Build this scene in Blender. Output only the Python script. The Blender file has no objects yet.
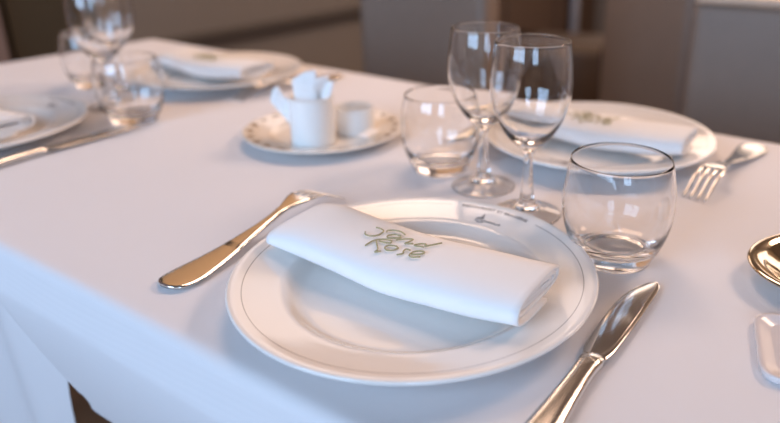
import bpy, bmesh, math, random
from mathutils import Vector, Matrix, noise

random.seed(7)
SC = bpy.context.scene
COL = SC.collection
PI = math.pi
ZT = 0.75                                    # height of the table cloth

# ------------------------------------------------------------------ camera
cam_data = bpy.data.cameras.new('camera')
cam = bpy.data.objects.new('camera', cam_data)
COL.objects.link(cam)
_th, _pi, _ro = -0.59, math.radians(21.426), math.radians(0.094)
def _tab(v):
    c, s = math.cos(_th), math.sin(_th)
    return Vector((c*v[0]+s*v[1], -s*v[0]+c*v[1], v[2]))
_fw = Vector((0, math.cos(_pi), -math.sin(_pi)))
_r0 = Vector((1, 0, 0)); _u0 = _r0.cross(_fw)
_r = _r0*math.cos(_ro)+_u0*math.sin(_ro); _u = _u0*math.cos(_ro)-_r0*math.sin(_ro)
_r, _u, _b = _tab(_r), _tab(_u), _tab(-_fw)
cam.matrix_world = Matrix(((_r.x, _u.x, _b.x, 0), (_r.y, _u.y, _b.y, 0), (_r.z, _u.z, _b.z, ZT+0.2751), (0, 0, 0, 1)))
cam_data.sensor_width = 36
cam_data.lens = 699.7/780*36
cam_data.shift_x = -71.3/780
cam_data.shift_y = -33.5/780
cam_data.clip_start = 0.02
cam_data.dof.use_dof = True
cam_data.dof.focus_distance = 0.50
cam_data.dof.aperture_fstop = 3.4
SC.camera = cam

# ------------------------------------------------------------------ world, light, exposure
SC.view_settings.view_transform = 'Standard'
SC.view_settings.look = 'None'
SC.view_settings.exposure = 0.2
SC.view_settings.gamma = 1.0
SC.view_settings.use_curve_mapping = False
world = bpy.data.worlds.new('world'); SC.world = world
world.use_nodes = True
world.node_tree.nodes['Background'].inputs[0].default_value = (0.55, 0.7, 1.0, 1)
world.node_tree.nodes['Background'].inputs[1].default_value = 0.6
SC.cycles.max_bounces = 14
SC.cycles.transmission_bounces = 14
SC.cycles.glossy_bounces = 6
SC.cycles.diffuse_bounces = 4
SC.cycles.transparent_max_bounces = 16
SC.cycles.sample_clamp_indirect = 6

def area(name, loc, look, sx, sy, power, color):
    d = bpy.data.lights.new(name, 'AREA'); d.shape = 'RECTANGLE'
    d.size, d.size_y, d.energy, d.color = sx, sy, power, color
    o = bpy.data.objects.new(name, d); COL.objects.link(o)
    o.location = loc
    o.rotation_euler = Vector(look).to_track_quat('-Z', 'Y').to_euler()
    return o
X0, X1, Y0, Y1, ZC = -2.0, 3.0, -1.8, 4.6, 2.7
DAY = (0.47, 0.69, 1.0)
WARM = (1.0, 0.68, 0.46)
FRONT_WINDOWS = [(-0.75, 1.5), (1.5, 1.0)]          # centre x, width
FZ0, FZ1 = 0.95, 2.4
for k, (x, w) in enumerate(FRONT_WINDOWS):
    area('daylight', (x, Y0+0.005, (FZ0+FZ1)/2), (0, 1, 0), w-0.06, FZ1-FZ0-0.06, 33*w, DAY)
BACK_WINDOWS = [(-1.1, 1.6), (0.8, 1.6)]
BZ0, BZ1 = 1.1, 2.45
for k, (x, w) in enumerate(BACK_WINDOWS):
    area('sunlit_window', (x, Y1-0.005, (BZ0+BZ1)/2), (0, -1, 0), w-0.06, BZ1-BZ0-0.06, 16, WARM)
LWY, LWW, LZ0, LZ1 = 2.45, 1.5, 1.6, 2.4                              # high window in the left wall
area('sunlit_side_window', (X0+0.005, LWY, (LZ0+LZ1)/2), (1, -0.55, -0.35), LWW-0.2, LZ1-LZ0-0.06, 5, WARM)
area('ceiling_fill', (-1.1, 1.55, ZC-0.03), (0, 0, -1), 0.9, 0.9, 19, (1.0, 0.68, 0.50))  # added warm overhead fill, kept clear of the mirror angles
area('ceiling_fill', (0.80, 2.75, ZC-0.03), (0, 0, -1), 0.9, 0.9, 54, (1.0, 0.68, 0.50))  # second added fill, slanted lower to deepen the plates' near shadows

# ------------------------------------------------------------------ materials
def mat(name, col, rough=0.5, metal=0.0, **kw):
    m = bpy.data.materials.new(name); m.use_nodes = True
    p = m.node_tree.nodes['Principled BSDF']
    p.inputs['Base Color'].default_value = (*col, 1)
    p.inputs['Roughness'].default_value = rough
    p.inputs['Metallic'].default_value = metal
    for k, v in kw.items(): p.inputs[k.replace('_', ' ')].default_value = v
    return m
def nd(m, t, **kw):
    n = m.node_tree.nodes.new(t)
    for k, v in kw.items(): setattr(n, k, v)
    return n
def ln(m, a, b): m.node_tree.links.new(a, b)
def math_node(m, op, a, b=None, c=None):
    n = nd(m, 'ShaderNodeMath', operation=op)
    for i, v in enumerate((a, b, c)):
        if v is None: continue
        if isinstance(v, (int, float)): n.inputs[i].default_value = v
        else: ln(m, v, n.inputs[i])
    return n.outputs[0]
def noise_mix(m, c1, c2, scale, detail=3, coord='Object', stretch=None):
    tc = nd(m, 'ShaderNodeTexCoord'); src = tc.outputs[coord]
    if stretch:
        mp = nd(m, 'ShaderNodeMapping'); mp.inputs['Scale'].default_value = stretch
        ln(m, src, mp.inputs[0]); src = mp.outputs[0]
    n = nd(m, 'ShaderNodeTexNoise'); n.inputs['Scale'].default_value = scale; n.inputs['Detail'].default_value = detail
    ln(m, src, n.inputs['Vector'])
    mx = nd(m, 'ShaderNodeMix', data_type='RGBA')
    mx.inputs[6].default_value = (*c1, 1); mx.inputs[7].default_value = (*c2, 1)
    ln(m, n.outputs['Fac'], mx.inputs[0])
    ln(m, mx.outputs[2], m.node_tree.nodes['Principled BSDF'].inputs['Base Color'])
    return n
def bump(m, h, strength, dist=0.001, chain=None):
    b = nd(m, 'ShaderNodeBump'); b.inputs['Strength'].default_value = strength; b.inputs['Distance'].default_value = dist
    ln(m, h, b.inputs['Height'])
    if chain: ln(m, chain, b.inputs['Normal'])
    ln(m, b.outputs[0], m.node_tree.nodes['Principled BSDF'].inputs['Normal'])
    return b.outputs[0]
def weave(m, scale, strength):
    tc = nd(m, 'ShaderNodeTexCoord')
    w = [nd(m, 'ShaderNodeTexWave', bands_direction=d) for d in 'XY']
    for n in w:
        n.inputs['Scale'].default_value = scale; n.inputs['Distortion'].default_value = 0.4
        ln(m, tc.outputs['Object'], n.inputs['Vector'])
    nz = nd(m, 'ShaderNodeTexNoise'); nz.inputs['Scale'].default_value = 9; nz.inputs['Detail'].default_value = 2
    ln(m, tc.outputs['Object'], nz.inputs['Vector'])
    b1 = bump(m, nz.outputs['Fac'], 0.25, 0.004)
    bump(m, math_node(m, 'ADD', w[0].outputs['Fac'], w[1].outputs['Fac']), strength, 0.0004, b1)

M = {}
M['cloth'] = mat('table_linen', (0.80, 0.78, 0.79), 0.75, Sheen_Weight=0.1); weave(M['cloth'], 300, 0.15)
M['napkin'] = mat('napkin_linen', (0.92, 0.91, 0.90), 0.85, Sheen_Weight=0.1); weave(M['napkin'], 420, 0.12)
M['thread'] = mat('olive_thread', (0.40, 0.36, 0.20), 0.6)
M['ink'] = mat('dark_print', (0.16, 0.14, 0.14), 0.4)
M['steel'] = mat('steel', (0.72, 0.70, 0.67), 0.16, 1.0)
M['blade'] = mat('blade_steel', (0.70, 0.69, 0.67), 0.12, 1.0)
M['porcelain'] = mat('porcelain', (0.82, 0.79, 0.74), 0.12, Coat_Weight=0.3)
M['pot'] = mat('white_porcelain', (0.90, 0.89, 0.86), 0.2)
M['paper'] = mat('sachet_paper', (0.93, 0.91, 0.89), 0.7)
M['glass'] = mat('clear_glass', (1, 1, 1), 0.0, Transmission_Weight=1.0, IOR=1.47)
M['pane'] = mat('window_glass', (1, 1, 1), 0.0, Transmission_Weight=1.0, IOR=1.1)
M['taupe'] = mat('taupe_leather', (0.115, 0.09, 0.08), 0.55)
n = noise_mix(M['taupe'], (0.205, 0.155, 0.122), (0.228, 0.174, 0.138), 30); bump(M['taupe'], n.outputs['Fac'], 0.15, 0.001)
M['brown_leather'] = mat('brown_leather', (0.055, 0.035, 0.022), 0.5)
noise_mix(M['brown_leather'], (0.05, 0.032, 0.02), (0.065, 0.042, 0.027), 20)
M['wood_dark'] = mat('dark_wood', (0.04, 0.025, 0.015), 0.45)
noise_mix(M['wood_dark'], (0.035, 0.022, 0.013), (0.06, 0.037, 0.022), 6, 5, stretch=(1, 1, 12))
M['door_brown'] = mat('brown_door', (0.085, 0.055, 0.038), 0.6)
M['chair_cap'] = mat('pale_wood', (0.55, 0.40, 0.29), 0.4)
noise_mix(M['chair_cap'], (0.5, 0.36, 0.26), (0.6, 0.44, 0.32), 8, 5, stretch=(1, 12, 12))
M['wall'] = mat('taupe_wall', (0.115, 0.10, 0.082), 0.8)
def wall_nodes(m):
    tc = nd(m, 'ShaderNodeTexCoord'); sp = nd(m, 'ShaderNodeSeparateXYZ'); ln(m, tc.outputs['Object'], sp.inputs[0])
    n = nd(m, 'ShaderNodeTexNoise'); n.inputs['Scale'].default_value = 4; ln(m, tc.outputs['Object'], n.inputs['Vector'])
    lo = mixcol(m, n.outputs['Fac'], (0.165, 0.142, 0.12), (0.18, 0.156, 0.132))
    up = mixcol(m, n.outputs['Fac'], (0.56, 0.38, 0.20), (0.60, 0.41, 0.215))
    f = math_node(m, 'GREATER_THAN', sp.outputs[2], 1.1)          # unseen upper wall coloured ochre so the cutlery reflects gold
    ln(m, mixcol(m, f, lo, up), m.node_tree.nodes['Principled BSDF'].inputs['Base Color'])
def mixcol(m, fac, a, b):
    mx = nd(m, 'ShaderNodeMix', data_type='RGBA')
    ln(m, fac, mx.inputs[0])
    for i, v in ((6, a), (7, b)):
        if isinstance(v, tuple): mx.inputs[i].default_value = (*v, 1)
        else: ln(m, v, mx.inputs[i])
    return mx.outputs[2]
wall_nodes(M['wall'])
M['plaster'] = mat('warm_plaster', (0.62, 0.52, 0.43), 0.9)
noise_mix(M['plaster'], (0.6, 0.5, 0.41), (0.64, 0.54, 0.45), 5)
M['ceiling'] = mat('ceiling_paint', (0.22, 0.18, 0.15), 0.9)
noise_mix(M['ceiling'], (0.21, 0.17, 0.14), (0.23, 0.19, 0.16), 5)
M['post'] = mat('pinkish_brown_paint', (0.20, 0.14, 0.12), 0.6)
M['trim'] = mat('dark_trim', (0.06, 0.05, 0.043), 0.5)
M['door'] = mat('dark_door', (0.042, 0.032, 0.017), 0.6)
M['frame'] = mat('window_frame', (0.6, 0.57, 0.53), 0.5)
M['metal_post'] = mat('blue_grey_metal', (0.50, 0.56, 0.64), 0.5, 0.2)
M['tan'] = mat('tan_cream', (0.42, 0.27, 0.12), 0.4)
M['dish'] = mat('polished_metal', (0.66, 0.58, 0.46), 0.1, 1.0)
M['acrylic'] = mat('tray_plastic', (0.72, 0.66, 0.64), 0.2)
M['floor'] = mat('floor_wood', (0.16, 0.09, 0.05), 0.45)
def floor_nodes(m):
    tc = nd(m, 'ShaderNodeTexCoord')
    b = nd(m, 'ShaderNodeTexBrick')
    b.inputs['Scale'].default_value = 1.0; b.inputs['Brick Width'].default_value = 1.2; b.inputs['Row Height'].default_value = 0.12
    b.inputs['Mortar Size'].default_value = 0.002
    b.inputs['Color1'].default_value = (0.20, 0.115, 0.065, 1); b.inputs['Color2'].default_value = (0.15, 0.085, 0.047, 1); b.inputs['Mortar'].default_value = (0.04, 0.02, 0.012, 1)
    ln(m, tc.outputs['Object'], b.inputs['Vector']); ln(m, b.outputs['Color'], m.node_tree.nodes['Principled BSDF'].inputs['Base Color'])
floor_nodes(M['floor'])

def polar(m):
    tc = nd(m, 'ShaderNodeTexCoord'); sp = nd(m, 'ShaderNodeSeparateXYZ'); ln(m, tc.outputs['Object'], sp.inputs[0])
    x, y = sp.outputs[0], sp.outputs[1]
    r = math_node(m, 'SQRT', math_node(m, 'ADD', math_node(m, 'MULTIPLY', x, x), math_node(m, 'MULTIPLY', y, y)))
    a = math_node(m, 'ARCTAN2', y, x)
    return r, a
def band(m, v, centre, half, soft):
    d = math_node(m, 'ABSOLUTE', math_node(m, 'SUBTRACT', v, centre))
    mr = nd(m, 'ShaderNodeMapRange', interpolation_type='SMOOTHSTEP')
    mr.inputs[1].default_value = half-soft; mr.inputs[2].default_value = half+soft; mr.inputs[3].default_value = 1; mr.inputs[4].default_value = 0
    ln(m, d, mr.inputs[0]); return mr.outputs[0]
def mixcol(m, fac, a, b):
    mx = nd(m, 'ShaderNodeMix', data_type='RGBA')
    ln(m, fac, mx.inputs[0])
    for i, v in ((6, a), (7, b)):
        if isinstance(v, tuple): mx.inputs[i].default_value = (*v, 1)
        else: ln(m, v, mx.inputs[i])
    return mx.outputs[2]
# dinner plate: a thin grey line near the lip, broken where the name is printed
m = M['plate'] = mat('plate_porcelain', (0.89, 0.86, 0.82), 0.1, Coat_Weight=0.3)
r_, a_ = polar(m)
gap = band(m, a_, math.radians(92), math.radians(19.5), 0.002)
line = math_node(m, 'MULTIPLY', band(m, r_, 0.1248, 0.0004, 0.00025), math_node(m, 'SUBTRACT', 1.0, gap))
ln(m, mixcol(m, math_node(m, 'MULTIPLY', line, 0.75), (0.89, 0.86, 0.82), (0.25, 0.23, 0.22)), m.node_tree.nodes['Principled BSDF'].inputs['Base Color'])
# saucer: brown dabs and gold touches round the rim
m = M['saucer'] = mat('saucer_porcelain', (0.80, 0.74, 0.66), 0.12, Coat_Weight=0.3)
r_, a_ = polar(m)
saw = math_node(m, 'FRACT', math_node(m, 'MULTIPLY', math_node(m, 'ADD', a_, PI), 24/(2*PI)))
saw2 = math_node(m, 'FRACT', math_node(m, 'ADD', math_node(m, 'MULTIPLY', math_node(m, 'ADD', a_, PI), 24/(2*PI)), 0.45))
dab1 = math_node(m, 'MULTIPLY', band(m, saw, 0.5, 0.25, 0.08), band(m, r_, 0.0895, 0.0040, 0.001))
dab2 = math_node(m, 'MULTIPLY', band(m, saw2, 0.5, 0.16, 0.1), band(m, r_, 0.082, 0.0022, 0.001))
c1 = mixcol(m, math_node(m, 'MULTIPLY', dab1, 0.85), (0.80, 0.74, 0.66), (0.17, 0.10, 0.045))
c2 = mixcol(m, math_node(m, 'MULTIPLY', dab2, 0.6), c1, (0.50, 0.33, 0.12))
ln(m, c2, m.node_tree.nodes['Principled BSDF'].inputs['Base Color'])

# ------------------------------------------------------------------ mesh helpers
def link(name, me, material, parent=None, smooth=True):
    o = bpy.data.objects.new(name, me); COL.objects.link(o)
    if material: me.materials.append(material)
    if smooth:
        for p in me.polygons: p.use_smooth = True
    if parent: o.parent = parent
    return o
def raw(name, vs, fs, material, parent=None, smooth=True, fix=True):
    me = bpy.data.meshes.new(name); me.from_pydata([tuple(v) for v in vs], [], fs); me.update()
    if fix:
        bm = bmesh.new(); bm.from_mesh(me)
        bmesh.ops.remove_doubles(bm, verts=bm.verts, dist=1e-6)
        bmesh.ops.recalc_face_normals(bm, faces=bm.faces); bm.to_mesh(me); bm.free()
    return link(name, me, material, parent, smooth)
def tag(o, label=None, cat=None, group=None, kind=None):
    if label: o['label'] = label
    if cat: o['category'] = cat
    if group: o['group'] = group
    if kind: o['kind'] = kind
    return o
def empty(name, loc=(0, 0, 0), rz=0.0):
    o = bpy.data.objects.new(name, None); COL.objects.link(o); o.empty_display_size = 0.03
    o.location = loc; o.rotation_euler = (0, 0, rz); return o
def copy_tree(o, parent=None):
    c = o.copy(); COL.objects.link(c)
    if parent: c.parent = parent
    for ch in list(o.children): copy_tree(ch, c)
    return c
def lathe(prof, n=72):
    """prof: list of (r, z); closed onto the axis where r == 0."""
    vs, fs = [], []
    idx = []
    for r, z in prof:
        if r <= 1e-7: idx.append([len(vs)]); vs.append((0, 0, z))
        else:
            idx.append(list(range(len(vs), len(vs)+n)))
            vs += [(r*math.cos(2*PI*k/n), r*math.sin(2*PI*k/n), z) for k in range(n)]
    for a, b in zip(idx, idx[1:]):
        for k in range(n):
            k2 = (k+1) % n
            if len(a) == 1 and len(b) == 1: continue
            if len(a) == 1: fs.append((a[0], b[k], b[k2]))
            elif len(b) == 1: fs.append((a[k], b[0], a[k2]))
            else: fs.append((a[k], b[k], b[k2], a[k2]))
    return vs, fs
def smooth_prof(pts, sub=4):
    """Catmull-Rom through points; a point given twice stays a corner."""
    out = []
    segs, cur = [], [pts[0]]
    for p in pts[1:]:
        if p == cur[-1]: segs.append(cur); cur = [p]
        else: cur.append(p)
    segs.append(cur)
    for s in segs:
        if len(s) < 3: out += s; continue
        q = [s[0]]+s+[s[-1]]
        for i in range(1, len(q)-2):
            for k in range(sub):
                t = k/sub
                out.append(tuple(0.5*(2*q[i][d]+(q[i+1][d]-q[i-1][d])*t+(2*q[i-1][d]-5*q[i][d]+4*q[i+1][d]-q[i+2][d])*t*t+(3*q[i][d]-q[i-1][d]-3*q[i+1][d]+q[i+2][d])*t**3) for d in range(len(s[0]))))
        out.append(s[-1])
    res = [out[0]]
    for p in out[1:]:
        if max(abs(p[d]-res[-1][d]) for d in range(len(p))) > 1e-7: res.append(p)
    return [(max(0.0, p[0]),)+tuple(p[1:]) for p in res]
def box_vf(x0, x1, y0, y1, z0, z1):
    v = [(x, y, z) for x in (x0, x1) for y in (y0, y1) for z in (z0, z1)]
    f = [(0, 1, 3, 2), (4, 6, 7, 5), (0, 4, 5, 1), (2, 3, 7, 6), (0, 2, 6, 4), (1, 5, 7, 3)]
    return v, f
def merge(parts):
    vs, fs = [], []
    for v, f in parts:
        o = len(vs); vs += list(v); fs += [tuple(i+o for i in q) for q in f]
    return vs, fs
def box(name, dims, material, parent=None, bevel=0.0, seg=2):
    vs, fs = box_vf(*dims)
    bm = bmesh.new(); bv = [bm.verts.new(v) for v in vs]
    for f in fs: bm.faces.new([bv[i] for i in f])
    bmesh.ops.recalc_face_normals(bm, faces=bm.faces)
    if bevel: bmesh.ops.bevel(bm, geom=bm.edges[:], offset=bevel, segments=seg, affect='EDGES', profile=0.5)
    me = bpy.data.meshes.new(name); bm.to_mesh(me); bm.free()
    return link(name, me, material, parent, smooth=bool(bevel))
def tube(pts, rad, n=8, closed=False, caps=True):
    """round tube through 3D points; rad a number or a list."""
    pts = [Vector(p) for p in pts]; vs, fs = [], []
    up = Vector((0, 0, 1))
    for i, p in enumerate(pts):
        t = (pts[min(i+1, len(pts)-1)]-pts[max(i-1, 0)]).normalized()
        a = t.cross(up)
        if a.length < 1e-4: a = Vector((1, 0, 0))
        a.normalize(); b = a.cross(t)
        r = rad[i] if isinstance(rad, (list, tuple)) else rad
        vs += [p+a*r*math.cos(2*PI*k/n)+b*r*math.sin(2*PI*k/n) for k in range(n)]
    for i in range(len(pts)-1):
        for k in range(n):
            fs.append((i*n+k, i*n+(k+1) % n, (i+1)*n+(k+1) % n, (i+1)*n+k))
    if caps:
        fs.append(tuple(range(n))); fs.append(tuple(range((len(pts)-1)*n, len(pts)*n)))
    return vs, fs
def strip(stations, n=12):
    """solid blade-like strip along +y: each station (y, x, z, half width, half thickness, power)."""
    vs, fs = [], []
    for y, x, z, hw, ht, pw in stations:
        for k in range(n):
            a = 2*PI*k/n; c, s = math.cos(a), math.sin(a)
            vs.append((x+hw*math.copysign(abs(c)**pw, c), y, z+ht*math.copysign(abs(s)**pw, s)))
    m_ = len(stations)
    for i in range(m_-1):
        for k in range(n):
            fs.append((i*n+k, i*n+(k+1) % n, (i+1)*n+(k+1) % n, (i+1)*n+k))
    fs.append(tuple(range(n))); fs.append(tuple(range((m_-1)*n, m_*n)))
    return vs, fs
def interp(tab, x):
    if x <= tab[0][0]: return tab[0][1]
    for (a, b), (c, d) in zip(tab, tab[1:]):
        if x <= c:
            t = (x-a)/(c-a); t = t*t*(3-2*t); return b+(d-b)*t
    return tab[-1][1]
def lin(tab, x):
    if x <= tab[0][0]: return tab[0][1]
    for (a, b), (c, d) in zip(tab, tab[1:]):
        if x <= c: return b+(d-b)*(x-a)/(c-a)
    return tab[-1][1]

# ------------------------------------------------------------------ the room
def struct(o): o['kind'] = 'structure'; return o
struct(box('floor', (X0-0.1, X1+0.1, Y0-0.1, Y1+0.1, -0.1, 0), M['floor']))
struct(box('ceiling', (X0-0.1, X1+0.1, Y0-0.1, Y1+0.1, ZC, ZC+0.1), M['ceiling']))
def wall_with_holes(name, y0, y1, holes, z0, z1, material):
    parts = [box_vf(X0-0.1, X1+0.1, y0, y1, 0, z0), box_vf(X0-0.1, X1+0.1, y0, y1, z1, ZC)]
    xs = [X0-0.1]
    for x, w in holes: xs += [x-w/2, x+w/2]
    xs.append(X1+0.1)
    for a, b in zip(xs[::2], xs[1::2]): parts.append(box_vf(a, b, y0, y1, z0, z1))
    vs, fs = merge(parts)
    return struct(raw(name, vs, fs, material, smooth=False))
wall_with_holes('wall_front', Y0-0.1, Y0, FRONT_WINDOWS, FZ0, FZ1, M['plaster'])
wall_with_holes('wall_back', Y1, Y1+0.1, BACK_WINDOWS, BZ0, BZ1, M['wall'])
struct(box('wall_right', (X1, X1+0.1, Y0, Y1, 0, ZC), M['plaster']))
DY0, DY1 = 0.857, 1.10                                              # dark panelled door in the left wall
vs, fs = merge([box_vf(X0-0.1, X0, Y0, DY0-0.001, 0, ZC)])
struct(raw('wall_left_post', vs, fs, M['post'], smooth=False)).name = 'wall_left_near'
vs, fs = merge([box_vf(X0-0.1, X0, DY1, LWY-LWW/2, 0, ZC), box_vf(X0-0.1, X0, LWY+LWW/2, Y1, 0, ZC), box_vf(X0-0.1, X0, LWY-LWW/2, LWY+LWW/2, 0, LZ0), box_vf(X0-0.1, X0, LWY-LWW/2, LWY+LWW/2, LZ1, ZC), box_vf(X0-0.1, X0, DY0-0.001, DY1, 2.1, ZC)])
struct(raw('wall_left', vs, fs, M['wall'], smooth=False))
vs, fs = merge([box_vf(X0-0.09, X0-0.04, DY0, DY1, 0, 2.1), box_vf(X0-0.04, X0-0.03, DY0+0.03, DY1-0.03, 0.1, 0.9), box_vf(X0-0.04, X0-0.03, DY0+0.03, DY1-0.03, 1.0, 2.0)])
d_ = struct(raw('door_1', vs, fs, M['door'], smooth=False))
vs, fs = merge([box_vf(X0+0.0005, X0+0.03, 3.30, Y1-0.001, 0, 2.3), box_vf(X0+0.03, X0+0.04, 3.38, 3.9, 0.15, 2.2), box_vf(X0+0.03, X0+0.04, 3.98, 4.5, 0.15, 2.2)])
struct(raw('door_2', vs, fs, M['door_brown'], smooth=False))
# dado rail of the left wall
prof = [(0, 0.578), (0.012, 0.580), (0.012, 0.600), (0.020, 0.606), (0.020, 0.622), (0.006, 0.632), (0, 0.632)]
vs, fs = [], []
for y in (DY1, 3.299):
    vs += [(X0+a+0.0005, y, z) for a, z in prof]
k_ = len(prof)
for i in range(k_): fs.append((i, (i+1) % k_, k_+(i+1) % k_, k_+i))
fs += [tuple(range(k_)), tuple(range(k_, 2*k_))]
struct(raw('trim_1', vs, fs, M['trim'], smooth=False))
def window(name, x, w, z0, z1, y, dy):
    y_ = y+dy
    parts = []
    t = 0.04
    xs0, xs1 = x-w/2, x+w/2
    for bx in ((xs0, xs0+t, z0, z1), (xs1-t, xs1, z0, z1), (xs0+t, xs1-t, z0, z0+t), (xs0+t, xs1-t, z1-t, z1),
               (x-0.02, x+0.02, z0+t, z1-t), (xs0+t, x-0.02, (z0+z1)/2-0.015, (z0+z1)/2+0.015), (x+0.02, xs1-t, (z0+z1)/2-0.015, (z0+z1)/2+0.015)):
        parts.append(box_vf(bx[0], bx[1], y_-0.02, y_+0.02, bx[2], bx[3]))
    vs, fs = merge(parts)
    f = struct(raw(name, vs, fs, M['frame'], smooth=False))
    g = box('pane', (xs0+t, xs1-t, y+(-0.06 if dy > 0 else 0.06)-0.002, y+(-0.06 if dy > 0 else 0.06)+0.002, z0+t, z1-t), M['pane'], f)
    return f
for k, (x, w) in enumerate(FRONT_WINDOWS): window('window_%d' % (k+1), x, w, FZ0, FZ1, Y0, 0.03)
for k, (x, w) in enumerate(BACK_WINDOWS): window('window_%d' % (k+4), x, w, BZ0, BZ1, Y1, -0.03)

parts = [box_vf(X0-0.05, X0-0.01, LWY-LWW/2, LWY+LWW/2, LZ0, LZ0+0.04), box_vf(X0-0.05, X0-0.01, LWY-LWW/2, LWY+LWW/2, LZ1-0.04, LZ1)]
for y in (LWY-LWW/2+0.02, LWY, LWY+LWW/2-0.02): parts.append(box_vf(X0-0.05, X0-0.01, y-0.02, y+0.02, LZ0+0.04, LZ1-0.04))
vs, fs = merge(parts)
w6 = struct(raw('window_6', vs, fs, M['frame'], smooth=False))
box('pane', (X0-0.082, X0-0.078, LWY-LWW/2+0.04, LWY+LWW/2-0.04, LZ0+0.04, LZ1-0.04), M['pane'], w6)

# ------------------------------------------------------------------ table and cloth
TX0, TX1, TY0, TY1 = -1.418, 0.160, 0.224, 0.903
CX, CY = (TX0+TX1)/2, (TY0+TY1)/2
table = tag(empty('dining_table', (CX, CY, 0)), 'rectangular dining table hidden under the white cloth', 'table')
hx, hy = (TX1-TX0)/2-0.004, (TY1-TY0)/2-0.004
box('tabletop', (-hx, hx, -hy, hy, ZT-0.032, ZT-0.002), M['wood_dark'], table, 0.003)
for sx in (-1, 1):
    for sy in (-1, 1):
        box('leg', (sx*(hx-0.05)-0.025, sx*(hx-0.05)+0.025, sy*(hy-0.05)-0.025, sy*(hy-0.05)+0.025, 0, ZT-0.033), M['wood_dark'], table, 0.003)

def perimeter(step=0.012, rc=0.02):
    pts = []                                        # (x, y, nx, ny)
    corners = [(TX1-rc, TY0+rc, -PI/2), (TX1-rc, TY1-rc, 0), (TX0+rc, TY1-rc, PI/2), (TX0+rc, TY0+rc, PI)]
    for i, (cx, cy, a0) in enumerate(corners):
        for k in range(7):
            a = a0+PI/2*k/6
            pts.append((cx+rc*math.cos(a), cy+rc*math.sin(a), math.cos(a), math.sin(a)))
        nxt = corners[(i+1) % 4]
        a = a0+PI/2
        p = (cx+rc*math.cos(a), cy+rc*math.sin(a)); q = (nxt[0]+rc*math.cos(a), nxt[1]+rc*math.sin(a))
        L = math.hypot(q[0]-p[0], q[1]-p[1]); n_ = int(L/(0.004 if i == 3 else step))
        for k in range(1, n_):
            t = k/n_; pts.append((p[0]+(q[0]-p[0])*t, p[1]+(q[1]-p[1])*t, math.cos(a), math.sin(a)))
    return pts
def make_cloth():
    per = perimeter()
    n_ = len(per); vs, fs = [], []
    er = 0.010
    rows = [('in', 0.25), ('in', 0.6), ('in', 0.9), ('in', 0.985)]+[('arc', k/5) for k in range(0, 6)]+[('hang', k/48) for k in range(1, 49)]
    arclen = 0.0; prev = per[0]; S = []
    for p in per:
        arclen += math.hypot(p[0]-prev[0], p[1]-prev[1]); S.append(arclen); prev = p
    for kind, t in rows:
        for i, (x, y, nx, ny) in enumerate(per):
            front = ny < -0.9
            wob = 0.0025*noise.noise((x*5, y*5, 3.0))
            # how far the cloth hangs here
            hang = 0.21
            if front:
                hang = interp([(-0.80, 0.42), (-0.690, 0.42), (-0.655, 0.164), (-0.60, 0.155), (-0.45, 0.150), (-0.3, 0.19), (0.16, 0.22)], x)
            if kind == 'in':
                vs.append((CX+(x-nx*er-CX)*t, CY+(y-ny*er-CY)*t, ZT))
            elif kind == 'arc':
                a = t*PI/2
                o_ = -er+er*math.sin(a)+wob*t
                vs.append((x+nx*o_, y+ny*o_, ZT-er+er*math.cos(a)))
            else:
                d = hang*t
                amp = 0.035*(d/0.27)
                s = S[i]
                out = wob+amp*(0.55+0.6*math.sin(s*15)+0.35*math.sin(s*31+1.3))
                if front:
                    dd = d/0.118
                    zb = lin([(-1.0, 0.12), (-0.75, 0.024), (-0.64, 0.040), (-0.57, 0.12), (-0.55, 0.5)], x)   # the fold turns under below this depth
                    de = min(d, zb)
                    out = wob+0.006*min(1.0, de/0.03)-0.655*max(0.0, de-0.03)**1.5
                    if d > zb:
                        k_ = min(1.0, (d-zb)/0.05)
                        out -= 0.034*k_*k_*(3-2*k_)+0.05*(d-zb)
                        out += 0.008*k_*math.sin((x+0.6)*38)
                out = max(out, wob-0.004)if not front else max(out, -0.16*min(1, d/0.10) if d > 0.03 else 0.0)
                vs.append((x+nx*out, y+ny*out, ZT-er-d))
    nr = len(rows)
    for r in range(nr-1):
        for i in range(n_):
            j = (i+1) % n_
            fs.append((r*n_+i, (r+1)*n_+i, (r+1)*n_+j, r*n_+j))
    fs.append(tuple(range(n_)))
    return raw('tablecloth', vs, fs, M['cloth'], fix=False)
cloth = tag(make_cloth(), 'white tablecloth covering the whole table and hanging over its front edge', 'tablecloth')

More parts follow.
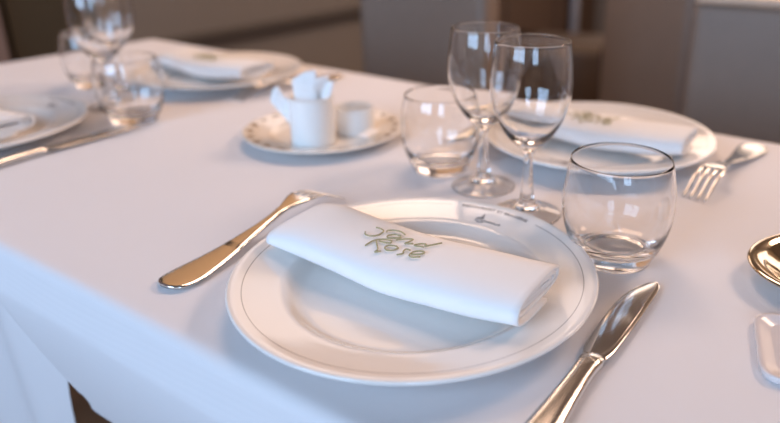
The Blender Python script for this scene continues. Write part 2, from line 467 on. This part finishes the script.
# ------------------------------------------------------------------ plates
def plate_profile(R):
    s = R/0.135
    top = [(0, 0.0055), (0.05, 0.0057), (0.078, 0.0060), (0.087, 0.0075), (0.0945, 0.0125), (0.0985, 0.0146), (0.104, 0.0156), (0.120, 0.0188), (0.1305, 0.0212), (0.1345, 0.0215)]
    lip = [(0.1345, 0.0215), (0.1354, 0.0205), (0.1350, 0.0190), (0.1325, 0.0176)]
    under = [(0.1325, 0.0176), (0.118, 0.0142), (0.100, 0.0100), (0.090, 0.0040), (0.086, 0.0012), (0.084, 0.0), (0.081, 0.0), (0.079, 0.0018), (0.05, 0.0022), (0, 0.0022)]
    p = smooth_prof(top, 4)+smooth_prof(lip, 3)[1:]+smooth_prof(under, 3)[1:]
    return [(r*s, z*s) for r, z in p]
def arc_text(body, size, radius, centre_deg, zfun, material, parent, name):
    cu = bpy.data.curves.new('t', 'FONT'); cu.body = body; cu.size = size; cu.align_x = 'CENTER'; cu.extrude = 0.00008; cu.resolution_u = 2; cu.offset = 0.00012
    cu.space_character = 1.25
    o = bpy.data.objects.new('t', cu); COL.objects.link(o)
    dg = bpy.context.evaluated_depsgraph_get(); dg.update()
    me = bpy.data.meshes.new_from_object(o.evaluated_get(dg))
    bpy.data.objects.remove(o)
    for v in me.vertices:
        x, y, z = v.co
        r = radius+y; a = math.radians(centre_deg)-x/radius
        v.co = (r*math.cos(a), r*math.sin(a), zfun(r)+z+0.0003)
    me.name = name
    return link(name, me, material, parent, smooth=False)
PLATE_TOP = [(r, z) for r, z in plate_profile(0.135)[:37]]
def plate_z(r): return lin(PLATE_TOP, r)
def squiggle(strokes, rad, zf, n=5):
    parts = []
    for st in strokes:
        q = smooth_prof3([(x, y) for x, y in st], 4)
        parts.append(tube([(x, y, zf(x, y)) for x, y in q], rad, n))
    return merge(parts)
def smooth_prof3(pts, sub=4):
    q = [pts[0]]+pts+[pts[-1]]; out = []
    for i in range(1, len(q)-2):
        for k in range(sub):
            t = k/sub
            out.append(tuple(0.5*(2*q[i][d]+(q[i+1][d]-q[i-1][d])*t+(2*q[i-1][d]-5*q[i][d]+4*q[i+1][d]-q[i+2][d])*t*t+(3*q[i][d]-q[i-1][d]-3*q[i+1][d]+q[i+2][d])*t**3) for d in range(len(q[0]))))
    out.append(pts[-1]); return out
def make_plate(label):
    vs, fs = lathe(plate_profile(0.135), 128)
    t = raw('dinner_plate', vs, fs, M['plate'])
    tag(t, label, 'plate', 'dinner plates laid at the places')
    arc_text('RESTAURANT ET BRASSERIE', 0.0043, 0.1232, 92.0, plate_z, M['ink'], t, 'printed_name')
    # small handwritten emblem under the name
    ox, oy = -0.0035, 0.1075
    st = [[(-0.011, -0.003), (-0.008, 0.004), (-0.0075, 0.009), (-0.0065, 0.004), (-0.0085, -0.004)],
          [(-0.012, 0.001), (-0.009, 0.003), (-0.005, 0.004), (-0.006, 0.000), (-0.003, -0.002), (-0.008, -0.004)],
          [(-0.004, -0.001), (-0.002, 0.001), (-0.001, -0.001), (0.001, 0.001), (0.002, -0.001), (0.004, 0.001), (0.005, -0.001), (0.007, 0.0008), (0.008, -0.001), (0.0115, 0.0)],
          [(0.0115, 0.0), (0.0125, 0.0012), (0.0125, -0.0008), (0.0115, 0.0)]]
    vs, fs = squiggle([[(x+ox, y+oy) for x, y in s] for s in st], 0.00032, lambda x, y: plate_z(math.hypot(x, y))+0.0003)
    raw('printed_emblem', vs, fs, M['ink'], t)
    return t

# ------------------------------------------------------------------ rolled napkin with embroidery
NL, NW, NH = 0.222, 0.078, 0.0242            # length, depth across, height
def nap_sag(x):                               # height of the underside above the table along the roll
    t = abs(x)/(NL/2)
    return 0.0080+0.0115*min(1.0, t**1.6)
def nap_puff(x): return 1.0+0.28*(1-(x/(NL/2))**2)
def nap_outer(a):
    """outline of the flattened roll, a from 0; y across, z up from the underside"""
    c, s = math.cos(a), math.sin(a)
    y = NW/2*math.copysign(abs(c)**0.72, c)
    zc = NH/2*(1.0+0.10*c)
    z = NH/2+(zc)*math.copysign(abs(s)**0.78, s)
    if s < 0: z = NH/2-(NH/2)*abs(s)**0.7
    return y, z
def nap_top(x, y):
    c = max(-1.0, min(1.0, y/(NW/2))); cc = math.copysign(abs(c)**(1/0.72), c)
    s = math.sqrt(max(0.0, 1-cc*cc))
    return nap_sag(x)+(NH/2+NH/2*(1+0.10*cc)*abs(s)**0.78)*nap_puff(x)
def make_napkin(label, text=True):
    turns, per_turn = 3.3, 40
    N = int(turns*per_turn)
    mid = []
    for k in range(N+1):
        a = -PI*0.45-2*PI*k/per_turn           # winds inward
        f = 1.0-0.20*max(0, (k-2))/per_turn
        y, z = nap_outer(a)
        fy = 1-(1-f)*0.85; fz = 1-(1-f)*1.18
        mid.append((y*fy+0.003*(1-f), NH/2+(z-NH/2)*fz))
    th = 0.0026
    # thickness: offset inward
    inner = []
    for k in range(N+1):
        p, q = mid[max(k-1, 0)], mid[min(k+1, N)]
        dx, dz = q[0]-p[0], q[1]-p[1]; L = math.hypot(dx, dz) or 1
        inner.append((mid[k][0]-(dz/L)*(-th), mid[k][1]+(dx/L)*(-th)))
    # make sure the offset points to the inside
    if abs(inner[10][0])+abs(inner[10][1]-NH/2) > abs(mid[10][0])+abs(mid[10][1]-NH/2):
        inner = [(2*m_[0]-i_[0], 2*m_[1]-i_[1]) for m_, i_ in zip(mid, inner)]
    loop = mid+inner[::-1]; n_ = len(loop)
    vs, fs = [], []
    NX = 44
    for i in range(NX+1):
        x = -NL/2+NL*i/NX
        e = 0.0
        for k, (y, z) in enumerate(loop):
            kk = k if k <= N else 2*N+1-k
            depth = kk/N
            wob = 0.0012*noise.noise((x*22, y*30, z*60))
            xs = x
            if i == 0: xs = x+0.004*depth
            if i == NX: xs = x-0.006*depth+0.002*math.sin(kk*0.13)
            squash = 1.0
            if i < 6: squash = 0.74+0.26*math.sin(PI/2*i/6)      # the left end lies flatter
            vs.append((xs, y+wob, nap_sag(x)+z*squash*nap_puff(x)+wob*0.5))
    for i in range(NX):
        for k in range(n_):
            k2 = (k+1) % n_
            fs.append((i*n_+k, i*n_+k2, (i+1)*n_+k2, (i+1)*n_+k))
    for b in (0, NX*n_):
        for k in range(N):
            fs.append((b+k, b+k+1, b+n_-2-k, b+n_-1-k))
    t = raw('napkin', vs, fs, M['napkin'])
    tag(t, label, 'napkin', 'rolled napkins lying on the dinner plates')
    if text:
        L = {'S': [(-37.7, -3.3), (-35.3, -6.5), (-30.1, -6.2), (-26.8, -2.7), (-26.1, 1.8), (-27.3, 5.9), (-32.0, 7.4), (-35.5, 7.0)],
             'h': [(-24.3, 5.7), (-24.8, 8.7), (-20.9, 11.6), (-15.2, 12.4), (-9.8, 10.2)],
             'a': [(-11.2, 6.5), (-16.5, 6.2), (-19.6, 2.2), (-18.3, -0.9), (-13.6, 1.0), (-9.5, 5.1)],
             'n': [(-10.4, -0.7), (-8.3, 2.0), (-4.2, 6.1), (-0.3, 7.4), (-0.9, 1.8), (-1.6, -1.2), (4.0, 1.8)],
             'd': [(13.7, 1.3), (7.8, -0.2), (6.0, 0.6), (8.9, 4.6), (13.1, 5.4), (13.8, 2.8), (17.0, 6.3), (21.9, 13.4)],
             'R': [(-23.4, -8.2), (-18.2, -13.7), (-13.8, -18.2), (-13.9, -21.7), (-10.3, -18.8)],
             'R2': [(-25.2, -18.9), (-24.5, -12.8), (-22.6, -7.7), (-17.0, -3.9), (-12.4, -3.6), (-11.3, -6.5), (-15.9, -8.3), (-20.0, -8.6)],
             'o': [(-4.1, -7.9), (-9.9, -9.6), (-10.8, -13.7), (-7.3, -15.8), (-3.2, -13.5), (-1.6, -9.5), (-5.2, -8.0)],
             's': [(8.3, -7.8), (4.7, -7.7), (4.3, -11.0), (5.9, -13.8), (2.8, -17.3)],
             'e': [(12.3, -12.3), (17.4, -9.8), (19.6, -6.4), (17.1, -4.8), (12.2, -7.6), (11.4, -13.4), (15.1, -15.2), (20.3, -12.1)]}
        parts = []
        for s in L.values():
            q = smooth_prof3([(x*0.001, y*0.001) for x, y in s], 4)
            parts.append(tube([(x, y, nap_top(x, y)-0.0002) for x, y in q], 0.00062, 6))
        vs, fs = merge(parts)
        w = raw('embroidered_lettering', vs, fs, M['thread'], t)
        w['label'] = 'olive green embroidered words'
    return t

PLATES = [((-0.286, 0.365), 0.0, 'white dinner plate nearest the camera, between fork and knife'),
          ((-0.309, 0.755), PI, 'white dinner plate behind the wine glasses, by the right-hand chair'),
          ((-0.970, 0.726), PI, 'white dinner plate at the far end, beyond the saucer of pots'),
          ((-0.975, 0.351), 0.0, 'white dinner plate cut off by the left edge of the photo')]
NAPS = ['rolled white napkin with olive lettering on the nearest plate',
        'rolled white napkin on the plate behind the wine glasses',
        'rolled white napkin on the far plate near the dark rail wall',
        'rolled white napkin on the plate at the left edge']
proto_p = make_plate(PLATES[0][2]); proto_n = make_napkin(NAPS[0])
NAP_POS = [(-0.2935, 0.3665, math.radians(1.5)), (-0.309, 0.752, math.radians(0)), (-0.979, 0.723, math.radians(0)), (-0.985, 0.352, 0)]
for k, ((x, y), rz, lab) in enumerate(PLATES):
    p = proto_p if k == 0 else copy_tree(proto_p)
    p.location = (x, y, ZT+0.0003); p.rotation_euler = (0, 0, rz); p['label'] = lab
    q = proto_n if k == 0 else copy_tree(proto_n)
    nx, ny, nr = NAP_POS[k]
    q.location = (nx, ny, ZT+0.0003); q.rotation_euler = (0, 0, nr); q['label'] = NAPS[k]

# ------------------------------------------------------------------ glasses
def make_tumbler(label):
    t = empty('tumbler')
    outer = [(0, 0.0015), (0.020, 0.0012), (0.0265, 0.0), (0.0290, 0.0012), (0.0300, 0.004), (0.0345, 0.0125), (0.0390, 0.024), (0.0418, 0.036), (0.0428, 0.048), (0.0424, 0.060), (0.0407, 0.073), (0.0381, 0.0855)]
    lip = [(0.0381, 0.0855), (0.0379, 0.0859), (0.0374, 0.0859), (0.0371, 0.0854)]
    inner = [(0.0371, 0.0853), (0.0397, 0.073), (0.0414, 0.060), (0.0418, 0.048), (0.0407, 0.036), (0.0374, 0.0245), (0.031, 0.0155), (0.022, 0.0118), (0.012, 0.0108), (0, 0.0105)]
    vs, fs = lathe(smooth_prof(outer, 4)+lip[1:-1]+smooth_prof(inner, 4), 96)
    g = raw('tumbler', vs, fs, M['glass'])
    bpy.data.objects.remove(t)
    return tag(g, label, 'glass', 'round-bellied water tumblers')
def make_wine(label):
    outer_foot = [(0, 0.0062), (0.006, 0.0058), (0.014, 0.0040), (0.024, 0.0018), (0.0305, 0.0002), (0.0318, 0.0), (0.0327, 0.0007), (0.0322, 0.0016), (0.026, 0.0031), (0.016, 0.0056), (0.0098, 0.0095), (0.0069, 0.016), (0.0055, 0.028), (0.0045, 0.045), (0.0042, 0.056), (0.0050, 0.062), (0.0085, 0.0665), (0.0150, 0.0720), (0.0225, 0.0805), (0.0300, 0.094), (0.0346, 0.108), (0.0365, 0.121), (0.0363, 0.136), (0.0350, 0.151), (0.0330, 0.1640)]
    lip = [(0.0328, 0.1646), (0.0324, 0.1647), (0.0321, 0.1643)]
    inner = [(0.0320, 0.1640), (0.0340, 0.151), (0.0354, 0.136), (0.0356, 0.121), (0.0337, 0.108), (0.0291, 0.0945), (0.0213, 0.0825), (0.0130, 0.0755), (0.006, 0.0728), (0, 0.0722)]
    vs, fs = lathe(smooth_prof(outer_foot, 4)+lip+smooth_prof(inner, 4), 96)
    g = raw('wine_glass', vs, fs, M['glass'])
    return tag(g, label, 'glass', 'clear stemmed wine glasses')
TUMB = [((-0.184, 0.503), 'round clear tumbler nearest the camera, beside the tip of the knife'),
        ((-0.424, 0.592), 'round clear tumbler between the saucer of pots and the wine glasses'),
        ((-0.876, 0.512), 'round clear tumbler at the tip of the left knife'),
        ((-1.107, 0.592), 'round clear tumbler at far left, half hidden behind another glass')]
WINE = [((-0.287, 0.540), 'stemmed wine glass standing in front, behind the nearest plate rim'),
        ((-0.358, 0.576), 'stemmed wine glass second from the front, its bowl partly behind another'),
        ((-0.968, 0.535), 'stemmed wine glass at far left, its rim above the picture top'),
        ((-1.030, 0.588), 'stemmed wine glass farthest left, overlapped by the other left wine glass')]
pt = make_tumbler(TUMB[0][1]); pw = make_wine(WINE[0][1])
for k, ((x, y), lab) in enumerate(TUMB):
    o = pt if k == 0 else copy_tree(pt); o.location = (x, y, ZT+0.0003); o['label'] = lab
    o.scale = (1.05, 1.05, 1.02) if k == 0 else (1, 1, 1)
for k, ((x, y), lab) in enumerate(WINE):
    o = pw if k == 0 else copy_tree(pw); o.location = (x, y, ZT+0.0003); o['label'] = lab

# ------------------------------------------------------------------ cutlery
def make_fork(label):
    root = tag(empty('fork'), label, 'fork', 'steel forks lying tines down')
    zt = [(0, 0.0035), (0.02, 0.0028), (0.06, 0.0052), (0.11, 0.0125), (0.140, 0.0185), (0.158, 0.0195), (0.175, 0.0165), (0.192, 0.0085), (0.206, 0.0016)]
    def z(y): return smoothz(zt, y)
    wt = [(0, 0.0055), (0.002, 0.0105), (0.006, 0.0146), (0.014, 0.0165), (0.024, 0.0165), (0.05, 0.0128), (0.08, 0.0082), (0.105, 0.0053), (0.122, 0.0046), (0.132, 0.0054), (0.142, 0.0088), (0.150, 0.0120), (0.157, 0.0134), (0.160, 0.0136)]
    st = []
    for k in range(61):
        y = 0.158*k/60
        if y < 0.012: y = 0.012*(k/4.6)**1.4 if k < 4.6 else y
        st.append((y, 0, z(y), lin(wt, y), 0.0016 if y < 0.02 else (0.0020 if 0.07 < y < 0.13 else 0.0014), 0.7))
    vs, fs = strip(st, 14)
    raw('handle', vs, fs, M['steel'], root)
    for k in range(4):
        xc = -0.0115+0.0230*k/3
        st = []
        for j in range(15):
            y = 0.1565+0.0500*j/14
            hw = 0.0021-0.0010*(j/14)
            if j == 14: hw *= 0.45
            st.append((y, xc*(1-0.04*j/14), z(y), hw, 0.0011-0.0003*j/14, 0.8))
        vs, fs = strip(st, 8); raw('tine', vs, fs, M['steel'], root)
    return root
def smoothz(tab, y):
    q = [tab[0]]+tab+[tab[-1]]
    for i in range(1, len(q)-2):
        if y <= q[i+1][0] or i == len(q)-3:
            a, b = q[i], q[i+1]; t = (y-a[0])/(b[0]-a[0])
            m0 = (b[1]-q[i-1][1])/max(1e-6, b[0]-q[i-1][0])*(b[0]-a[0]); m1 = (q[i+2][1]-a[1])/max(1e-6, q[i+2][0]-a[0])*(b[0]-a[0])
            return (2*t**3-3*t*t+1)*a[1]+(t**3-2*t*t+t)*m0+(-2*t**3+3*t*t)*b[1]+(t**3-t*t)*m1
def make_knife(label):
    root = tag(empty('table_knife'), label, 'knife', 'steel table knives')
    # handle end at y = 0, tip at 0.225; the cutting edge faces -x
    spine = [(0.108, 0.0072), (0.114, 0.0088), (0.122, 0.0100), (0.16, 0.0112), (0.20, 0.0112), (0.216, 0.0108), (0.222, 0.0096), (0.2250, 0.0078), (0.2262, 0.0052)]
    edge = [(0.108, -0.0072), (0.114, -0.0092), (0.122, -0.0106), (0.16, -0.0118), (0.185, -0.0112), (0.203, -0.0084), (0.214, -0.0045), (0.221, -0.0008), (0.225, 0.0026), (0.2262, 0.0046)]
    st = []
    for k in range(46):
        y = 0.108+0.1182*(1-(1-k/45)**1.35)
        a, b = smoothz(edge, y), smoothz(spine, y)
        st.append((y, (a+b)/2, 0.0048-0.0012*(y-0.108)/0.1175, max(0.0003, (b-a)/2), 0.0012, 0.9))
    vs, fs = strip(st, 14)
    o = raw('blade', vs, fs, M['blade'], root)
    o.data.name = 'blade'
    ht = [(0, 0.0060), (0.004, 0.0092), (0.012, 0.0108), (0.03, 0.0104), (0.06, 0.0084), (0.085, 0.0072), (0.098, 0.0074), (0.104, 0.0082), (0.108, 0.0078), (0.110, 0.0066)]
    tt = [(0, 0.0022), (0.01, 0.0036), (0.05, 0.0042), (0.095, 0.0046), (0.106, 0.0042), (0.110, 0.0030)]
    st = [(0.110*k/40, 0, 0.0048, lin(ht, 0.110*k/40), lin(tt, 0.110*k/40), 0.8) for k in range(41)]
    vs, fs = strip(st, 18)
    h = raw('handle', vs, fs, M['steel'], root)
    # raised thread following the outline of the handle
    pts = []
    for k in range(25):
        y = 0.012+0.088*k/24; pts.append((lin(ht, y)*0.62, y, 0.0048+lin(tt, y)*0.80))
    q = [(-x, y, z) for x, y, z in pts]
    loop = pts+[(0.0, 0.103, 0.0088)]+q[::-1]+[(0.0, 0.008, 0.0078)]+[pts[0]]
    vs, fs = tube(loop, 0.0006, 6)
    raw('raised_thread', vs, fs, M['steel'], h)
    return root
def place(o, end, tip, label, z=0.0):
    o.location = (end[0], end[1], ZT+0.0004+z)
    o.rotation_euler = (0, 0, math.atan2(tip[1]-end[1], tip[0]-end[0])-PI/2)
    o['label'] = label
fk = make_fork('')
place(fk, (-0.446, 0.261), (-0.463, 0.464), 'steel fork to the left of the nearest plate')
f2 = copy_tree(fk); place(f2, (-0.150, 0.866), (-0.164, 0.660), 'steel fork with tines towards camera, on the right beside the far plate')
f3 = copy_tree(fk); place(f3, (-0.822, 0.858), (-0.838, 0.652), 'steel fork half hidden by the far plate beyond the saucer')
kn = make_knife('')
place(kn, (-0.133, 0.249), (-0.143, 0.474), 'steel knife to the right of the nearest plate')
k2 = copy_tree(kn); place(k2, (-0.834, 0.265), (-0.845, 0.489), 'steel knife beside the plate at the left edge')
k3 = copy_tree(kn); place(k3, (-0.462, 0.885), (-0.458, 0.660), 'steel knife seen through the tumbler next to the wine glasses')

# ------------------------------------------------------------------ saucer with pots and sachets
SX, SY = -0.612, 0.603
SR = 0.099
top = [(0, 0.0048), (0.045, 0.0049), (0.058, 0.0055), (0.066, 0.0085), (0.074, 0.0100), (0.090, 0.0128), (0.0975, 0.0140)]
lip = [(0.0975, 0.0140), (0.0990, 0.0132), (0.0985, 0.0118)]
under = [(0.0985, 0.0118), (0.080, 0.0082), (0.064, 0.0048), (0.058, 0.0008), (0.056, 0), (0.053, 0), (0.051, 0.0016), (0, 0.0018)]
vs, fs = lathe(smooth_prof(top, 4)+smooth_prof(lip, 3)[1:]+smooth_prof(under, 3)[1:], 112)
sau = tag(raw('saucer', vs, fs, M['saucer']), 'cream saucer with brown and gold dabs round its rim, carrying two pots', 'saucer')
sau.location = (SX, SY, ZT+0.0003); sau.rotation_euler.z = 0.1
def pot(name, r, h, label, x, y):
    prof = smooth_prof([(0, 0.0), (r*0.9, 0.0), (r*0.98, 0.0012), (r, 0.004), (r, h*0.5), (r, h-0.003), (r*1.01, h-0.0012), (r*0.98, h)], 3)
    inner = smooth_prof([(r*0.93, h-0.0006), (r*0.90, h-0.003), (r*0.89, h*0.5), (r*0.87, 0.006), (r*0.7, 0.004), (0, 0.0038)], 3)
    vs, fs = lathe(prof+inner, 72)
    o = tag(raw(name, vs, fs, M['pot']), label, 'pot'); o.location = (x, y, ZT+0.0052); return o
P1 = (-0.598, 0.5715); P2 = (-0.586, 0.633)
pot('sachet_pot', 0.0265, 0.058, 'tall white pot holding paper sachets on the saucer', *P1)
pot('short_pot', 0.0240, 0.033, 'short empty white pot on the saucer beside the tall one', *P2)
def make_sachet(label):
    """a folded paper sachet: creased pillow with flat crimped ends, standing along z"""
    W, H = 0.023, 0.064
    vs, fs = [], []
    nu, nv = 9, 15
    for side in (1, -1):
        for j in range(nv):
            for i in range(nu):
                u, v = i/(nu-1)*2-1, j/(nv-1)
                fat = max(0.0, (1-u*u))**0.6*max(0.0, math.sin(PI*v))**0.5
                wr = 0.0009*noise.noise((u*2.3, v*6, 4.0))+0.0007*math.sin(v*22+u*3)
                pt = 0.80+0.20*v
                vs.append((u*W/2*pt, side*0.0022*fat+wr+side*0.00015, v*H+(0.005*u*v**3)-0.003*abs(u)*v**3))
    m_ = nu*nv
    for s in range(2):
        for j in range(nv-1):
            for i in range(nu-1):
                a = s*m_+j*nu+i; q = (a, a+1, a+nu+1, a+nu)
                fs.append(q if s == 0 else q[::-1])
    ring = [i for i in range(nu)]+[j*nu+nu-1 for j in range(1, nv)]+[(nv-1)*nu+i for i in range(nu-2, -1, -1)]+[j*nu for j in range(nv-2, 0, -1)]
    for k in range(len(ring)):
        a, b = ring[k], ring[(k+1) % len(ring)]; fs.append((a, b, b+m_, a+m_))
    return tag(raw('sugar_sachet', vs, fs, M['paper']), label, 'sachet', 'white paper sachets in the tall pot')
# camera-right in the plane of the table is (0.83, 0.56)
ex, ey = Vector((0.83, 0.56, 0)), Vector((-0.56, 0.83, 0))
SACH = [(-0.002, -0.007, 0.022, -4, 8, 0.0, 'upright pointed white sachet in the middle of the tall pot'),
        (-0.009, 0.001, 0.010, -36, 4, 0.3, 'white sachet leaning out to the left of the tall pot'),
        (0.006, -0.002, 0.012, 13, 6, -0.5, 'white sachet leaning to the right in the tall pot'),
        (0.004, 0.009, 0.017, 8, -8, 0.5, 'white sachet standing at the back of the tall pot')]
sp = None
for k, (a, b, z, tilt, fwd, tw, lab) in enumerate(SACH):
    o = make_sachet(lab) if sp is None else copy_tree(sp)
    if sp is None: sp = o
    o['label'] = lab
    wide = (1.32, 0.8, 0.8, 1.0)[k]
    p = Vector((P1[0], P1[1], ZT+0.0052+z))+ex*a+ey*b
    rot = Matrix.Rotation(math.radians(34)+tw, 4, 'Z')
    lean = Matrix.Rotation(math.radians(tilt), 4, -ey.cross(Vector((0, 0, 1))).cross(Vector((0, 0, 1))) if False else ey) @ Matrix.Rotation(math.radians(-fwd), 4, ex)
    o.matrix_world = Matrix.Translation(p) @ lean @ rot @ Matrix.Diagonal((wide, 1.0, 1.0, 1.0))
s5 = copy_tree(sp); s5['label'] = 'crumpled white sachet lying on the right rim of the saucer'; s5['group'] = 'white paper sachets'
s5.matrix_world = Matrix.Translation((-0.548, 0.628, ZT+0.0150)) @ Matrix.Rotation(math.radians(20), 4, 'Z') @ Matrix.Rotation(math.radians(84), 4, 'X') @ Matrix.Scale(0.72, 4)
for o in bpy.data.objects:
    if o.name.startswith('sugar_sachet'): o['group'] = 'white paper sachets'

# ------------------------------------------------------------------ things at the right edge
def super_lathe(prof, ax, ay, pw, n=96):
    """like lathe, but rings are super-ellipses: r is scaled 0..1 by (ax, ay)."""
    vs, fs, idx = [], [], []
    for r, z in prof:
        if r <= 1e-7: idx.append([len(vs)]); vs.append((0, 0, z)); continue
        idx.append(list(range(len(vs), len(vs)+n)))
        for k in range(n):
            a = 2*PI*k/n; c, s = math.cos(a), math.sin(a)
            vs.append((ax*r*math.copysign(abs(c)**pw, c), ay*r*math.copysign(abs(s)**pw, s), z))
    for a, b in zip(idx, idx[1:]):
        for k in range(n):
            q = (k+1) % n
            if len(a) == 1: fs.append((a[0], b[k], b[q]))
            elif len(b) == 1: fs.append((a[k], b[0], a[q]))
            else: fs.append((a[k], b[k], b[q], a[q]))
    return vs, fs
dp = smooth_prof([(0, 0.003), (0.55, 0.0032), (0.68, 0.0045), (0.80, 0.0105), (0.88, 0.0150), (0.96, 0.0165), (1.0, 0.0155), (0.995, 0.0135), (0.90, 0.0115), (0.80, 0.0070), (0.66, 0.0005), (0.55, 0.0), (0, 0.0)], 4)
vs, fs = super_lathe(dp, 0.090, 0.068, 1.0)
dish = tag(raw('serving_dish', vs, fs, M['dish']), 'polished oval metal dish at the right edge of the picture', 'dish')
dish.location = (-0.002, 0.567, ZT+0.0003); dish.rotation_euler.z = math.radians(28)
def ramekin(label):
    prof = smooth_prof([(0, 0), (0.013, 0), (0.016, 0.002), (0.0185, 0.010), (0.0195, 0.0155), (0.0188, 0.0165), (0.0172, 0.0155), (0.0162, 0.012)], 3)+[(0, 0.0115)]
    vs, fs = lathe(prof, 48)
    o = raw('ramekin', vs, fs, M['pot']); tag(o, label, 'pot', 'small round pots in the metal dish')
    vs, fs = lathe([(0, 0.0135)]+smooth_prof([(0.008, 0.0134), (0.014, 0.0126), (0.0160, 0.0118), (0.0155, 0.0110)], 3)+[(0, 0.0117)], 48)
    c = raw('filling', vs, fs, M['tan'], o); c['label'] = 'tan filling'
    return o
r1 = ramekin('small white pot with tan filling, in the back of the metal dish'); r1.location = (-0.024, 0.577, ZT+0.0040)
r2 = copy_tree(r1); r2['label'] = 'small white pot with tan filling, in the front of the metal dish'; r2.location = (0.010, 0.551, ZT+0.0040)
# shallow rounded tray
tp = smooth_prof([(0, 0.0022), (0.70, 0.0022), (0.80, 0.0024), (0.90, 0.0042), (0.96, 0.0050), (1.0, 0.0046), (0.995, 0.0020), (0.97, 0.0), (0.8, 0.0), (0, 0.0)], 3)
vs, fs = super_lathe(tp, 0.052, 0.0405, 0.32, 120)
tray = tag(raw('small_tray', vs, fs, M['acrylic']), 'shallow pale rounded tray at the right edge, below the metal dish', 'tray')
tray.location = (-0.006, 0.450, ZT+0.0003); tray.rotation_euler.z = math.radians(16)

# ------------------------------------------------------------------ chairs
def rounded_panel(w, h, t, bev, curve=0.0):
    """upholstered panel, base at z=0, front towards -y, slightly dished."""
    bm = bmesh.new()
    v, f = box_vf(-w/2, w/2, 0, t, 0, h)
    bv = [bm.verts.new(p) for p in v]
    for q in f: bm.faces.new([bv[i] for i in q])
    bmesh.ops.recalc_face_normals(bm, faces=bm.faces)
    bmesh.ops.subdivide_edges(bm, edges=[e for e in bm.edges if abs(e.verts[0].co.x-e.verts[1].co.x) > 0.01], cuts=11)
    bmesh.ops.bevel(bm, geom=[e for e in bm.edges if e.calc_face_angle(0) > 0.5], offset=bev, segments=3, affect='EDGES', profile=0.5)
    for p in bm.verts: p.co.y += curve*((p.co.x/(w/2))**2)*-1
    return bm
def bm_obj(name, bm, material, parent):
    me = bpy.data.meshes.new(name); bm.to_mesh(me); bm.free()
    return link(name, me, material, parent)
def make_chair(label, loc, rz, w=0.42, top=0.868, seatm='taupe', legm='wood_dark', cap=True, group=None, low=0.42):
    root = tag(empty('dining_chair', loc, rz), label, 'chair', group)
    # local: seat towards -y, back panel front face at y = 0
    st = rounded_panel(w, 0.085, 0.43, 0.022); bmesh.ops.translate(st, verts=st.verts, vec=(0, -0.435, 0.385))
    bm_obj('seat', st, M[seatm], root)
    bk = rounded_panel(w, top-0.012-low, 0.075, 0.018, 0.012); bmesh.ops.translate(bk, verts=bk.verts, vec=(0, 0.0, low))
    bm_obj('backrest', bk, M[seatm], root)
    if cap:
        cp = rounded_panel(w-0.01, 0.014, 0.070, 0.004, 0.012); bmesh.ops.translate(cp, verts=cp.verts, vec=(0, 0.003, top-0.014))
        c = bm_obj('top_rail', cp, M['chair_cap'], root); c['label'] = 'pale wooden top rail'
    for sx in (-1, 1):
        for y in (-0.395, 0.03):
            pts = [(sx*(w/2-0.035), y, 0.39), (sx*(w/2-0.033), y+(0.0 if y < 0 else 0.012), 0.2), (sx*(w/2-0.028), y+(-0.006 if y < 0 else 0.035), 0.0)]
            vs, fs = tube(pts, [0.020, 0.017, 0.013], 10); raw('leg', vs, fs, M[legm], root)
    return root
make_chair('taupe upholstered dining chair behind the wine glasses, left of the dark gap', (-0.993, 1.31, 0), 0, 0.362, 0.885, group=None)
make_chair('taupe upholstered dining chair at right with a pale top rail', (-0.150, 1.30, 0), 0, 0.435, 0.874, group=None)
make_chair('darker taupe chair turned away, between the dark gap and the right-hand chair', (-0.655, 2.0, 0), math.radians(180-38), 0.43, 0.95, cap=False, low=0.10)
# brown rounded armchair in the gap, its back towards us
arm = tag(empty('armchair', (-1.30, 2.72, 0), math.radians(180+18)), 'dark brown armchair turned away in the gap behind the wine glasses', 'armchair')
st = rounded_panel(0.44, 0.16, 0.50, 0.04); bmesh.ops.translate(st, verts=st.verts, vec=(0, -0.50, 0.28)); bm_obj('seat', st, M['brown_leather'], arm)
bk = rounded_panel(0.46, 0.385, 0.12, 0.05, 0.04); bmesh.ops.translate(bk, verts=bk.verts, vec=(0, 0, 0.10)); bm_obj('backrest', bk, M['brown_leather'], arm)
for sx in (-1, 1):
    ar = rounded_panel(0.08, 0.22, 0.52, 0.035); bmesh.ops.translate(ar, verts=ar.verts, vec=(sx*0.26, -0.48, 0.22)); bm_obj('armrest', ar, M['brown_leather'], arm)
    for y in (-0.44, 0.05):
        vs, fs = tube([(sx*0.19, y, 0.29 if y < 0 else 0.12), (sx*0.20, y, 0.0)], [0.022, 0.016], 10); raw('leg', vs, fs, M['wood_dark'], arm)
# slim grey metal post behind
po = tag(empty('metal_post', (-1.915, 4.15, 0)), 'slim blue grey metal post in the dark gap at the picture top', 'post')
vs, fs = lathe(smooth_prof([(0, 0), (0.04, 0), (0.04, 0.012), (0.036, 0.02), (0, 0.024)], 3), 32); raw('base', vs, fs, M['metal_post'], po)
vs, fs = tube([(0, 0, 0.02), (0, 0, 0.9), (0, 0, 1.8)], 0.028, 20); raw('pole', vs, fs, M['metal_post'], po)
